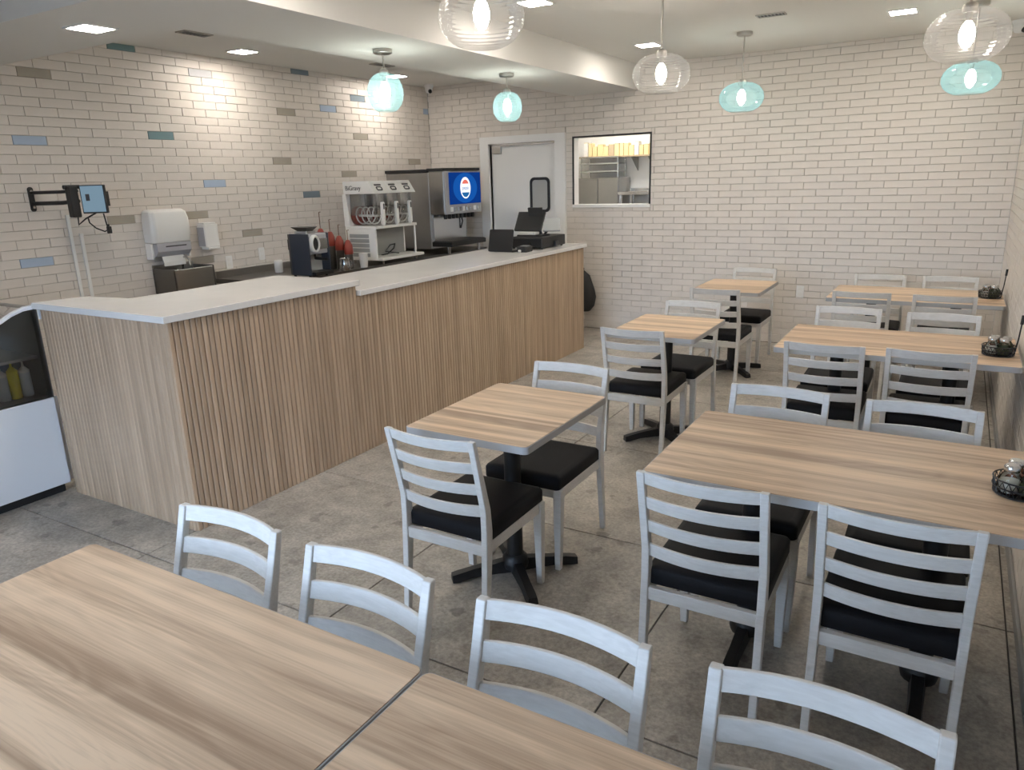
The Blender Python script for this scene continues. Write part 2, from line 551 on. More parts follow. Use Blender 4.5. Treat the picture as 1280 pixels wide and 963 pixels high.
def brick_wall(wall, side, u0, u1, phase_u, phase_z, holes=(), coloured=(), hide_below=0.0, colour_of='brick_white'):
    """one brick object for the 300 that show largest, the rest joined"""
    rz, org = {'back': (0, lambda u, z: Vector((u, BY, z))),
               'left': (math.pi / 2, lambda u, z: Vector((LX, u, z))),
               'right': (-math.pi / 2, lambda u, z: Vector((RX, u, z)))}[side]
    cells = []
    r0 = math.floor(-phase_z / BH) - 1
    for r in range(r0, r0 + int(CZ / BH) + 4):
        z0, z1 = max(phase_z + r * BH, 0), min(phase_z + (r + 1) * BH, CZ)
        if z1 - z0 < 0.012:
            continue
        off = phase_u + (BL / 2 if r % 2 else 0)
        k0 = math.floor((u0 - off) / BL)
        k = k0
        while off + k * BL < u1:
            a, b = max(off + k * BL, u0), min(off + (k + 1) * BL, u1)
            k += 1
            if b - a < 0.012:
                continue
            rects = [(a, b, z0, z1)]
            for hx0, hx1, hz0, hz1 in holes:
                nr = []
                for (p, q, s, t) in rects:
                    if q <= hx0 or p >= hx1 or t <= hz0 or s >= hz1:
                        nr.append((p, q, s, t)); continue
                    if p < hx0:
                        nr.append((p, hx0, s, t))
                    if q > hx1:
                        nr.append((hx1, q, s, t))
                    pp, qq = max(p, hx0), min(q, hx1)
                    if s < hz0:
                        nr.append((pp, qq, s, hz0))
                    if t > hz1:
                        nr.append((pp, qq, hz1, t))
                rects = nr
            for (p, q, s, t) in rects:
                if q - p > 0.015 and t - s > 0.015:
                    cells.append([(p + q) / 2, (s + t) / 2, q - p, t - s, None])
    for u, z, mat in coloured:
        best = min(cells, key=lambda c: (c[0] - u) ** 2 + ((c[1] - z) * 2) ** 2)
        best[4] = mat
    def score(c):
        if c[4]:
            return -1
        if c[2] < BL - .001 or c[3] < BH - .001 or c[1] < hide_below:
            return 1e6
        q = proj(org(c[0], c[1]))
        if not q or not (-10 < q[0] < 1290 and -10 < q[1] < 973):
            return 1e6
        return q[2]
    cells.sort(key=score)
    R4 = Matrix.Rotation(rz, 4, 'Z')
    rest = MB()
    for idx, c in enumerate(cells):
        pos = org(c[0], c[1])
        if idx < 300 and score(c) < 1e5:
            o = bpy.data.objects.new('brick', brick_mesh(c[4] or 'brick_white', c[2], c[3])); COL.objects.link(o)
            o.parent = wall
            o.location = pos + Vector((random.uniform(-.0006, .0006),) * 3)
            o.rotation_euler = (random.uniform(-.006, .006), random.uniform(-.004, .004), rz + random.uniform(-.004, .004))
        else:
            mb = brick_mb(c[2], c[3], 0.0007)
            mb.xf(Matrix.Translation(pos) @ R4)
            rest.add(mb.v, mb.f)
    ro = rest.build('brick_courses', 'brick_white', wall); ro['kind'] = 'stuff'


T_, U_, E_, S_, G_ = 'brick_taupe', 'brick_blue', 'brick_teal', 'brick_slate', 'brick_grey'
col_left = [(3.069, 2.491, T_), (2.961, 2.045, U_), (3.968, 2.107, E_), (4.401, 2.624, G_), (5.524, 2.733, S_),
            (5.867, 2.428, U_), (6.318, 2.55, S_), (5.308, 2.359, T_), (5.202, 1.913, T_), (4.411, 1.722, U_),
            (5.519, 1.592, S_), (6.524, 2.171, T_), (7.549, 2.475, U_), (7.429, 1.914, T_), (6.097, 1.787, T_),
            (2.841, 1.21, U_), (4.751, 1.278, T_), (4.23, 1.465, T_), (3.62, 1.464, T_), (3.762, 2.745, E_), (4.227, 1.11, T_)]
brick_wall(wl, 'left', FY, BY, 2.856 - BL / 2, 2.072, coloured=col_left, hide_below=0.92)
brick_wall(wb, 'back', LX, RX, -1.541, 1.503, holes=((-4.94, -3.825, 0, 2.155), (WX0, WX1, WZ0, WZ1)), hide_below=0.05)
brick_wall(wr, 'right', FY, BY, 0.1, 1.503)
for nm, x0, x1, y0, y1 in (('baseboard_right', RX - .014, RX - .001, FY, BY), ):
    structure(B(x0, x1, y0, y1, 0, .055).build(nm, 'mid_grey', bevel=.003))

# ---- door in the back wall
d1 = structure(MB().ring([(-4.94, 0), (-3.825, 0), (-3.825, 2.155), (-4.94, 2.155)],
                         [(DX0, 0.001), (DX1, 0.001), (DX1, DZ), (DX0, DZ)], BY - .03, BY + .10, 'y').build('door_1', 'trim_white', bevel=.006))
leaf = B(DX0 + .006, DX1 - .012, BY + .035, BY + .075, 0.012, DZ - .012).build('door_leaf', 'door_white', d1, bevel=.003)
vo = rrect(-4.305, -4.048, 1.300, 1.690, .055, 5); vi = rrect(-4.275, -4.078, 1.330, 1.660, .035, 5)
MB().ring(vo, vi, BY + .018, BY + .036, 'y').build('window_gasket', 'black_plastic', leaf, smooth=30, bevel=.004)
MB().prism(vi, BY + .026, BY + .032, 'y').build('window_pane', 'door_pane', leaf)
B(-4.80, -4.68, BY + .012, BY + .036, 1.965, 2.045).build('door_closer', 'nickel', d1, bevel=.006)
B(DX0 + .01, DX1 - .02, BY + .014, BY + .034, 2.05, 2.066).build('closer_rail', 'steel_bright', d1)

# ---- pass-through window
w1 = structure(MB().ring([(WX0 - .004, WZ0 - .004), (WX1 + .004, WZ0 - .004), (WX1 + .004, WZ1 + .004), (WX0 - .004, WZ1 + .004)],
                         [(WX0 + .014, WZ0 + .014), (WX1 - .014, WZ0 + .014), (WX1 - .014, WZ1 - .014), (WX0 + .014, WZ1 - .014)],
                         BY - .006, BY + .004, 'y').build('window_1', 'soft_black'))
B(WX0 - .004, WX1 + .004, BY - .012, BY + .125, WZ0 - .012, WZ0 + .022).build('window_sill', 'trim_white', w1, bevel=.003)
B(WX0 + .001, WX0 + .012, BY + .004, BY + .12, WZ0 + .022, WZ1).build('window_reveal', 'trim_white', w1)
B(WX1 - .012, WX1 - .001, BY + .004, BY + .12, WZ0 + .022, WZ1).build('window_reveal', 'trim_white', w1)
B(WX0 + .012, WX1 - .012, BY + .004, BY + .12, WZ1 - .012, WZ1 - .001).build('window_reveal', 'trim_white', w1)

# ---- kitchen seen through it
KB = 9.25
kx0, kx1 = -5.1, -2.2
structure(B(kx0 - .1, kx1 + .1, KB, KB + .1, 0, CZ).build('wall_kitchen_back', 'trim_white'))
structure(B(kx0 - .1, kx0, BY + .121, KB, 0, CZ).build('wall_kitchen_left', 'trim_white'))
structure(B(kx1, kx1 + .1, BY + .121, KB, 0, CZ).build('wall_kitchen_right', 'trim_white'))
structure(B(kx0 - .1, kx1 + .1, BY + .121, KB + .1, -.1, 0).build('floor_kitchen', 'pavement'))
structure(B(kx0 - .1, kx1 + .1, BY + .121, KB + .1, CZ, CZ + .1).build('ceiling_kitchen', 'ceiling_paint'))
kl = thing('kitchen_light', 'bright square ceiling light in the kitchen behind the pass-through', 'light', (-3.6, 8.4, CZ))
MB().ring([(-.32, -.32), (.32, -.32), (.32, .32), (-.32, .32)], [(-.29, -.29), (.29, -.29), (.29, .29), (-.29, .29)], -.03, 0).build('frame', 'trim_white', kl)
B(-.29, .29, -.29, .29, -.02, -.001).build('diffuser', 'kitchen_panel', kl)
fr_ = thing('kitchen_refrigerator', 'stainless two-door refrigerator in the kitchen seen through the pass-through', 'refrigerator', (-3.98, 8.9, 0))
B(-.28, .28, -.02, .34, .06, 1.66).build('body', 'steel', fr_)
for s in (-1, 1):
    dd = B(min(s * .004, s * .276), max(s * .004, s * .276), -.05, -.021, .1, 1.645).build('door', 'steel', fr_, bevel=.006)
    B(s * .03 - .008, s * .03 + .008, -.075, -.05, .9, 1.3).build('handle', 'steel_dark', dd)
for s in (-1, 1):
    B(s * .24 - .02, s * .24 + .02, .0, .3, 0, .06).build('foot', 'black_plastic', fr_)
rk = thing('wire_shelf_rack', 'steel shelf rack standing on the kitchen refrigerator', 'rack', (-3.98, 9.0, 1.66))
for xx in (-.25, .25):
    for yy in (-.1, .15):
        MB().cyl((xx, yy, 0), (xx, yy, .25), .008, n=8).build('post', 'steel_bright', rk)
for zz in (.07, .165, .24):
    B(-.26, .26, -.11, .16, zz, zz + .016).build('shelf', 'steel_bright', rk)
sh = thing('kitchen_wall_shelf', 'long wall shelf full of cartons seen through the pass-through', 'shelf', (-3.8, 9.1, 1.905))
B(-.5, .55, -.12, .14, 0, .018).build('board', 'kraft_box', sh)
for xx in (.2, .42):
    MB().prism([(-.10, 0), (.14, 0), (.14, -.17)], xx, xx + .012, 'x').build('bracket', 'mid_grey', sh)
xk = -4.26
kk = 0
while xk < -3.34:
    wk = random.choice((.05, .06, .075, .09)); hk = random.uniform(.11, .17)
    km = random.choice(('cream_box', 'cream_box', 'kraft_box', 'paper'))
    c = thing('food_carton', 'small %s carton in the row on the kitchen wall shelf' % {'cream_box': 'cream', 'kraft_box': 'brown', 'paper': 'white'}[km], 'carton',
              (xk + wk / 2, 9.08, 1.923), group='cartons on the kitchen shelf')
    B(-wk / 2, wk / 2, -.05, .05, 0, hk).build('box', km, c, bevel=.004)
    B(-wk / 2 + .004, wk / 2 - .004, -.045, .045, hk, hk + .008).build('lid', random.choice(('paper', 'kraft_box', 'cream_box')), c)
    xk += wk + .008; kk += 1
sk = thing('kitchen_work_table', 'steel kitchen table below the white kitchen wall, past the pass-through', 'table', (-3.36, 8.95, 0))
B(-.31, .5, -.2, .28, 1.45, 1.49).build('tabletop', 'steel_bright', sk, bevel=.005)
B(-.31, .5, .24, .29, 1.49, 1.52).build('backsplash', 'steel_bright', sk)
for xx in (-.28, .47):
    for yy in (-.17, .25):
        MB().cyl((xx, yy, 0), (xx, yy, 1.45), .02, n=8).build('leg', 'steel_bright', sk)


# ------------------------------------------------------------------ chairs
CHW = 0.1975


def rect_ring(cx, cy, z, hx, hy):
    return [(cx - hx, cy - hy, z), (cx + hx, cy - hy, z), (cx + hx, cy + hy, z), (cx - hx, cy + hy, z)]


POST = [(0, -.246, .011), (.12, -.232, .014), (.26, -.218, .018), (.36, -.209, .021), (.43, -.205, .021), (.52, -.209, .018),
        (.629, -.235, .0155), (.719, -.258, .013), (.808, -.280, .011)]


def post_y(z):
    for (z0, y0, _), (z1, y1, _) in zip(POST, POST[1:]):
        if z0 <= z <= z1:
            return y0 + (y1 - y0) * (z - z0) / (z1 - z0)


def make_chair():
    c = thing('dining_chair', 'x', 'chair')
    for s in (-1, 1):
        MB().loft([rect_ring(s * (CHW - .0125), y, z, .0125, h) for z, y, h in POST]).build('back_post', 'chair_wood', c, smooth=35, bevel=.003)
        MB().loft([rect_ring(s * (CHW - .022), .214, 0, .013, .013), rect_ring(s * (CHW - .021), .210, .20, .017, .017),
                   rect_ring(s * (CHW - .021), .207, .382, .020, .020)]).build('leg', 'chair_wood', c, smooth=35, bevel=.003)
        B(s * (CHW - .017) - .009, s * (CHW - .017) + .009, -.195, .19, .340, .384).build('seat_rail', 'chair_wood', c, bevel=.002)
    B(-.158, .158, .197, .218, .340, .384).build('seat_rail', 'chair_wood', c, bevel=.002)
    B(-.174, .174, -.222, -.200, .334, .379).build('seat_rail', 'chair_wood', c, bevel=.002)
    for z0, z1 in ((.765, .808), (.674, .719), (.584, .629), (.491, .537)):
        rings = []
        for k in range(13):
            x = -.175 + .350 * k / 12
            bow = .031 * (1 - (x / .175) ** 2)
            q = []
            for z, t in ((z0, -.0055), (z1, -.0055), (z1, .0055), (z0, .0055)):
                q.append((x, post_y(z) - bow + t, z))
            rings.append(q)
        MB().loft(rings).build('back_slat', 'chair_wood', c, smooth=35, bevel=.002)
    cu2 = MB().loft([[(x, y, .381) for x, y in rrect(-.184, .184, -.196, .226, .018)],
                     [(x, y, .387) for x, y in rrect(-.190, .190, -.199, .232, .02)],
                     [(x, y, .430) for x, y in rrect(-.190, .190, -.199, .232, .02)],
                     [(x, y, .440) for x, y in rrect(-.184, .184, -.193, .226, .02)],
                     [(x, y, .446) for x, y in rrect(-.162, .162, -.170, .203, .02)]])
    cu2.build('seat_cushion', 'vinyl_black', c, smooth=50)
    return c


chair0 = make_chair()
GRP = 'pale slatted dining chairs'
CH = []
TBL = {'T2': 'small table closest to the joined tables',
       'T3': 'middle small table',
       'T4': 'small table closest to the back wall',
       'T1': 'long table nearest joined tables',
       'T5': 'middle long table',
       'T6': 'long table by back wall',
       'T7': 'joined tables'}
near, far = 'facing the back wall', 'facing away from back wall'
al, wa = 'aisle-side', 'wall-side'
for x, y, d, lab in [
    (-1.553, 2.255, 0, 'pale chair %s at %s' % (near, TBL['T2'])),
    (-1.536, 2.853, 1, 'pale chair %s at %s' % (far, TBL['T2'])),
    (-1.593, 4.295, 0, 'pale chair %s at %s' % (near, TBL['T3'])),
    (-1.558, 4.845, 1, 'pale chair %s at %s' % (far, TBL['T3'])),
    (-1.585, 6.015, 0, 'pale chair %s at %s' % (near, TBL['T4'])),
    (-1.60, 6.88, 1, 'pale chair %s at %s' % (far, TBL['T4'])),
    (-.571, 2.272, 0, '%s pale chair %s at %s' % (al, near, TBL['T1'])),
    (-.045, 2.275, 0, '%s pale chair %s at %s' % (wa, near, TBL['T1'])),
    (-.566, 2.845, 1, '%s pale chair %s at %s' % (al, far, TBL['T1'])),
    (-.034, 2.83, 1, '%s pale chair %s at %s' % (wa, far, TBL['T1'])),
    (-.535, 4.31, 0, '%s pale chair %s at %s' % (al, near, TBL['T5'])),
    (-.043, 4.335, 0, '%s pale chair %s at %s' % (wa, near, TBL['T5'])),
    (-.553, 4.96, 1, '%s pale chair %s at %s' % (al, far, TBL['T5'])),
    (-.015, 4.91, 1, '%s pale chair %s at %s' % (wa, far, TBL['T5'])),
    (-.560, 6.205, 0, '%s pale chair %s at %s' % (al, near, TBL['T6'])),
    (-.026, 6.20, 0, '%s pale chair %s at %s' % (wa, near, TBL['T6'])),
    (-.52, 6.72, 1, '%s pale chair %s at %s' % (al, far, TBL['T6'])),
    (-.008, 6.75, 1, '%s pale chair %s at %s' % (wa, far, TBL['T6'])),
    (-1.638, .932, 1, 'pale slatted chair at the joined tables, closest to the counter'),
    (-1.135, .925, 1, 'pale slatted chair at the joined tables, beside the seam on the counter side'),
    (-.610, .92, 1, 'pale slatted chair at the joined tables, just past the seam on the side-wall side'),
    (-.104, .93, 1, 'pale slatted chair at the joined tables, closest to the brick side wall'),
]:
    CH.append((x, y, d, lab))
for i, (x, y, d, lab) in enumerate(CH):
    c = chair0 if i == 0 else copy_tree(chair0)
    c['label'] = lab; c['group'] = GRP
    c.location = (x, y + (-.024 if d else .009), 0)
    c.rotation_euler = (0, 0, (math.pi if d else 0) + random.uniform(-.012, .012))


# ------------------------------------------------------------------ tables
def arm(mb, cx, cy, ang, length, h0=.075, w=.026):
    ux, uy = math.cos(ang), math.sin(ang); px, py = -uy, ux
    rings = []
    for t, zt, zb, ww in ((0, h0, .012, w), (.3, h0 * .86, .016, w * .95), (.65, .052, .014, w * .85), (.9, .040, .004, w * .95), (1, .034, .002, w * .9)):
        d = t * length
        rings.append([(cx + ux * d + px * s * ww, cy + uy * d + py * s * ww, z) for s, z in ((-1, zb), (1, zb), (.75, zt), (-.75, zt))])
    mb.loft(rings)


def make_table(name, x0, x1, y0, y1, label, cols, angs, alen):
    cx, cy = (x0 + x1) / 2, (y0 + y1) / 2
    t = thing(name, label, 'table', (cx, cy, 0))
    hx, hy = (x1 - x0) / 2, (y1 - y0) / 2
    oo, ii = rrect(-hx, hx, -hy, hy, .022, 5), rrect(-hx + .004, hx - .004, -hy + .004, hy - .004, .018, 5)
    MB().prism(ii, .7205, .75).build('tabletop', 'table_wood', t)
    MB().ring(oo, ii, .7200, .7490).build('edge_band', 'edge_grey', t, smooth=35, bevel=.002)
    for c in cols:
        MB().cyl((c, 0, .06), (c, 0, .705), .036, n=20).build('column', 'iron_black', t, smooth=40)
        MB().prism(rrect(c - .14, c + .14, -.14, .14, .02), .703, .7195).build('mounting_plate', 'iron_black', t)
        bs = MB().lathe([(.055, .03), (.06, .05), (.055, .08), (.04, .095)], 16, (c, 0, 0))
        for a in angs:
            arm(bs, c, 0, math.radians(a), alen)
        bs.build('base', 'iron_black', t, smooth=40)
        for a in angs:
            a = math.radians(a); ex, ey = c + math.cos(a) * alen * .95, math.sin(a) * alen * .95
            MB().cyl((ex, ey, 0), (ex, ey, .006), .014, n=10).build('foot_pad', 'black_plastic', t)
    return t


DIAG = (45, 135, 225, 315)
YARM = (90, 270)
make_table('cafe_table', -1.800, -1.243, 2.150, 2.866, 'small wood-topped table beside the slatted counter, closest to the joined tables', (0,), DIAG, .285)
make_table('cafe_table', -1.805, -1.250, 4.140, 4.830, 'small wood-topped table, middle of the three standing along the counter', (0,), DIAG, .285)
make_table('cafe_table', -1.870, -1.300, 6.000, 6.740, 'small wood-topped table closest to the brick back wall', (0,), DIAG, .285)
make_table('long_dining_table', -.804, .342, 2.137, 2.862, 'long wood-topped table with condiment caddy, nearest the joined tables', (-.285, .285), YARM, .26)
make_table('long_dining_table', -.804, .342, 4.125, 4.840, 'middle long wood-topped table with condiment caddy against the side wall', (-.285, .285), YARM, .26)
make_table('long_dining_table', -.806, .342, 5.960, 6.680, 'long wood-topped table with condiment caddy, closest to the back wall', (-.285, .285), YARM, .26)
make_table('long_dining_table', -1.953, -.812, .262, .984, 'long wood table of the joined pair, on the counter side of the seam', (-.285, .285), YARM, .26)
make_table('long_dining_table', -.808, .335, .262, .980, 'long wood table of the joined pair, on the side-wall side of the seam', (-.285, .285), YARM, .26)


# ------------------------------------------------------------------ condiment caddies
def caddy(x, y, which):
    k = thing('condiment_caddy', 'black wire condiment caddy with upright handle on the %s' % which, 'caddy', (x, y, .7503), group='condiment caddies')
    R = .074
    base = MB()
    for zz, rr in ((.004, R * .94), (.026, R * .99), (.048, R)):
        base.tube([(rr * math.cos(2 * math.pi * i / 28), rr * math.sin(2 * math.pi * i / 28), zz) for i in range(29)], .0024, 6, cap=False)
    for i in range(24):
        a, b = 2 * math.pi * i / 24, 2 * math.pi * (i + 1) / 24
        base.tube([(R * .94 * math.cos(a), R * .94 * math.sin(a), .004), (R * math.cos(b), R * math.sin(b), .048)], .0014, 4)
        base.tube([(R * .94 * math.cos(b), R * .94 * math.sin(b), .004), (R * math.cos(a), R * math.sin(a), .048)], .0014, 4)
    base.lathe([(R * .93, .001), (R * .93, .004)], 24)
    base.build('wire_basket', 'black_plastic', k)
    h = MB().tube([(R * .9, -.02, .01), (R * 1.02, -.02, .09), (R * 1.08, -.02, .17)], .0035, 8).build('handle', 'black_plastic', k)
    MB().tube([(R * 1.075, -.02, .165), (R * 1.10, -.02, .21)], .0075, 10).build('grip', 'soft_black', h, smooth=40)
    for n, (ja, cont) in enumerate(((30, 'spice_green'), (120, 'spice_red'), (210, 'salt_white'), (300, 'spice_green'))):
        a = math.radians(ja)
        j = thing('shaker_jar', '%s glass shaker jar in caddy on the %s' % ({'spice_green': 'green-filled', 'spice_red': 'red-filled', 'salt_white': 'white-filled'}[cont], which), 'jar',
                  (x + .036 * math.cos(a), y + .036 * math.sin(a), .7548), group='shaker jars on the ' + which)
        MB().lathe([(.024, 0), (.030, .006), (.032, .03), (.028, .052), (.019, .064), (.018, .070)], 16).build('glass', 'glass_jar', j, smooth=60)
        MB().lathe([(.022, .004), (.027, .01), (.0285, .03), (.026, .04)], 14).build('contents', cont, j, smooth=60)
        MB().lathe([(.0195, .068), (.021, .071), (.021, .082), (.016, .088)], 14).build('lid', 'steel_bright', j, smooth=40)


caddy(.245, 2.46, 'long table nearest the joined tables')
caddy(.245, 4.38, 'middle long table')
caddy(.252, 6.33, 'long table closest to the back wall')

# ------------------------------------------------------------------ service counter
ct = thing('service_counter', 'long service counter clad in vertical oak slats', 'counter', (-3.5, 4.4, 0))
ox, oy = -3.5, 4.4


def CB(x0, x1, y0, y1, z0, z1):
    return B(x0 - ox, x1 - ox, y0 - oy, y1 - oy, z0, z1)


CF = -3.150          # long face
CN = 2.094           # end face
CB(-3.82, CF - .012, CN + .012, 3.41, 0, 1.077).box(-4.255 - ox, -3.82 - ox, CN + .012 - oy, 2.33 - oy, 0, 1.077).build('body', 'slat_backing', ct)
CB(-3.82, CF - .012, 3.41, 6.69, 0, 1.012).build('body', 'slat_backing', ct)
SP = 0.0318


def slat_mesh(h):
    w = SP / 2 - .0017
    mb = MB().prism([(-w, 0), (w, 0), (w, .008), (w - .004, .012), (-w + .004, .012), (-w, .008)], 0, h)
    return mb.mesh('slat', 'slat_wood')


sm_hi, sm_lo = slat_mesh(1.076), slat_mesh(1.011)
y = CN + .004 + SP / 2
while y < 6.69:
    o = bpy.data.objects.new('slat', sm_hi if y < 3.40 else sm_lo); COL.objects.link(o); o.parent = ct
    o.location = (CF - .012 - ox, y - oy, 0.0005); o.rotation_euler = (0, 0, -math.pi / 2)
    y += SP
x = CF - .004 - SP / 2 - .004
while x > -4.245:
    o = bpy.data.objects.new('slat', sm_hi); COL.objects.link(o); o.parent = ct
    o.location = (x - ox, CN + .012 - oy, 0.0005); o.rotation_euler = (0, 0, math.pi)
    x -= SP
CB(-4.262, -4.249, CN - .002, CN + .03, 1.02, 1.077).build('corner_trim', 'white_panel', ct)

t = MB().prism([(-3.128, 2.072), (-3.128, 3.412), (-3.855, 3.412), (-3.855, 2.385), (-4.205, 2.345), (-4.272, 2.072)], 1.0775, 1.112)
tag(t.build('countertop', 'quartz', bevel=.003), 'raised white quartz countertop over the near end of the slatted counter', 'countertop')
t = MB().box(-3.852, -3.128, 3.414, 6.705, 1.0125, 1.046)
tag(t.build('countertop', 'quartz', bevel=.003), 'long white quartz countertop carrying the cash register', 'countertop')

# ------------------------------------------------------------------ back counter + equipment
bc = thing('back_counter', 'dark steel back counter along the brick wall carrying the drink machines', 'counter', (-5.27, 5.9, 0))
B(-.385, .365, -1.55, 1.68, .12, .86).build('cabinet', 'steel', bc)
B(-.395, .40, -1.58, 1.70, .861, .90).build('worktop', 'steel_dark', bc, bevel=.004)
B(-.395, -.375, -1.58, 1.70, .90, .96).build('backsplash', 'steel', bc)
B(-.36, .33, -1.5, 1.65, 0, .12).build('plinth', 'soft_black', bc)

# espresso machine
es = thing('espresso_machine', 'dark sided espresso machine with round silver face on the back counter', 'coffee machine', (-4.93, 4.735, .901))
es.scale = (1, .66, 1)
B(-.065, .16, -.19, -.165, .02, .375).build('side_panel', 'navy_panel', es, bevel=.006)
B(-.065, .16, .165, .19, .02, .375).build('side_panel', 'navy_panel', es, bevel=.006)
B(-.10, .02, -.163, .163, .02, .37).build('body', 'steel_dark', es)
B(.021, .15, -.163, .163, .20, .372).build('front_head', 'grey_plastic', es, bevel=.008)
B(.022, .07, -.163, .163, .03, .20).build('front_panel', 'vent_grey', es)
B(.07, .20, -.16, .16, .02, .05).build('drip_tray', 'black_plastic', es)
rg = MB().lathe([(.050, 0), (.074, .0), (.076, .03), (.067, .042), (.058, .042), (.054, .03)], 24, (.15, -.09, .29), 'x', cap=False).build('dial_ring', 'white_plastic', es, smooth=40)
MB().lathe([(.001, .02), (.056, .025), (.056, .0)], 20, (.15, -.09, .29), 'x').build('dial', 'black_plastic', rg, smooth=30)
B(.152, .165, -.01, .15, .24, .33).build('control_strip', 'steel_bright', es)
MB().tube([(.10, 0, .2), (.10, 0, .16), (.24, .0, .155)], .013, 8).build('portafilter', 'black_plastic', es, smooth=40)
MB().prism(rrect(-.05, .10, -.12, .06, .02), .373, .395).build('hopper_base', 'steel_bright', es)
MB().loft([[(x, y, .396) for x, y in rrect(-.03, .08, -.10, .05, .02)], [(x, y, .43) for x, y in rrect(-.08, .12, -.14, .08, .02)]]).build('hopper', 'steel_dark', es)
for xx in (-.06, .12):
    for yy in (-.15, .15):
        MB().cyl((xx, yy, 0), (xx, yy, .021), .014, n=8).build('foot', 'black_plastic', es)
MB().tube([(-.06, -.15, .33), (-.105, -.15, .32), (-.105, -.15, .24), (-.06, -.15, .23)], .01, 8).build('side_handle', 'black_plastic', es, smooth=40)

# syrup pumps between coffee and slush machines
for n, (xx, yy, hh, zr, lab) in enumerate(((-5.20, 5.20, .53, .245, 'tallest'), (-5.11, 5.23, .46, .215, 'second tallest'), (-5.03, 5.26, .41, .175, 'third tallest'), (-4.95, 5.29, .36, .135, 'shortest'))):
    s = thing('syrup_bottle', 'red syrup bottle with thin pump, %s of four beside the slush machine' % lab, 'bottle', (xx, yy, .901), group='syrup bottles')
    MB().lathe([(.034, 0), (.038, .01), (.038, zr)], 14).build('bottle', 'steel_dark', s, smooth=40)
    MB().lathe([(.040, zr + .001), (.043, zr + .01), (.040, zr + .085), (.022, zr + .125), (.014, zr + .135)], 14).build('top', 'red_plastic', s, smooth=40)
    MB().tube([(0, 0, zr + .13), (0, 0, hh), (.03, -.012, hh * 1.005)], .0042, 6).build('pump', 'brown_stick', s)
mg = thing('milk_pitcher', 'small metal milk pitcher beside the coffee machine on the back counter', 'pitcher', (-4.88, 5.15, .901))
MB().lathe([(.046, 0), (.052, .01), (.048, .07), (.042, .10), (.046, .115)], 18, cap=False).build('body', 'steel_bright', mg, smooth=40)
MB().lathe([(.046, .002), (.001, .002)], 18, cap=False).build('bottom', 'steel_bright', mg)
MB().tube([(.047, 0, .10), (.085, 0, .09), (.085, 0, .04), (.05, 0, .025)], .006, 6).build('handle', 'steel_bright', mg, smooth=40)
cp = thing('paper_cup_stack', 'short stack of pale paper cups in front of the slush machine', 'cups', (-4.89, 5.42, .901))
for kz in range(3):
    MB().lathe([(.034, kz * .022), (.043, kz * .022 + .085), (.0445, kz * .022 + .088)], 16).build('cup', 'paper', cp, smooth=40)
jr = thing('white_canister', 'white round canister by the wall beside the coffee machine', 'canister', (-5.42, 4.84, .901))
MB().lathe([(.034, 0), (.038, .006), (.038, .085)], 18).build('body', 'white_plastic', jr, smooth=40)
MB().lathe([(.0395, .084), (.0395, .108), (.034, .116)], 18).build('lid', 'white_plastic', jr, smooth=40)

# slush machine with three bowls (front faces +X)
sl = thing('slush_machine', 'white three-bowl slush machine with clear tanks on the back counter', 'slush machine', (-5.08, 5.945, .901))
NY, FYY = -.325, .325
B(-.195, .03, NY + .02, FYY - .02, .05, .34).build('body', 'mid_grey', sl)
sp_ = B(-.197, .19, NY, NY + .02, .045, .345).build('side_panel', 'white_plastic', sl, bevel=.004)
for k in range(5):
    B(-.145, .105, NY - .004, NY - .0005, .075 + k * .046, .112 + k * .046).build('vent_slat', 'vent_grey', sp_, bevel=.002)
B(-.197, .03, FYY - .02, FYY, .045, .345).build('side_panel', 'white_plastic', sl, bevel=.004)
MB().cyl((.18, FYY - .02, .06), (.18, FYY - .02, .35), .010, n=10).build('post', 'white_plastic', sl)
B(.03, .26, NY + .005, FYY + .02, .04, .068).build('drip_tray', 'white_plastic', sl, bevel=.005)
B(-.2, .03, NY, FYY, .04, .05).build('base', 'white_plastic', sl)
for xx, yy in ((-.15, NY + .05), (-.15, FYY - .05), (.2, NY + .07), (.2, FYY - .05)):
    MB().cyl((xx, yy, 0), (xx, yy, .042), .014, n=10).build('foot', 'steel_bright', sl)
B(-.197, .20, NY, FYY, .345, .372).build('deck', 'white_plastic', sl, bevel=.005)
MB().prism([(-.20, .372), (-.135, .372), (-.135, .50), (-.155, .68), (-.20, .68)], NY, FYY, 'y').build('rear_housing', 'white_plastic', sl)
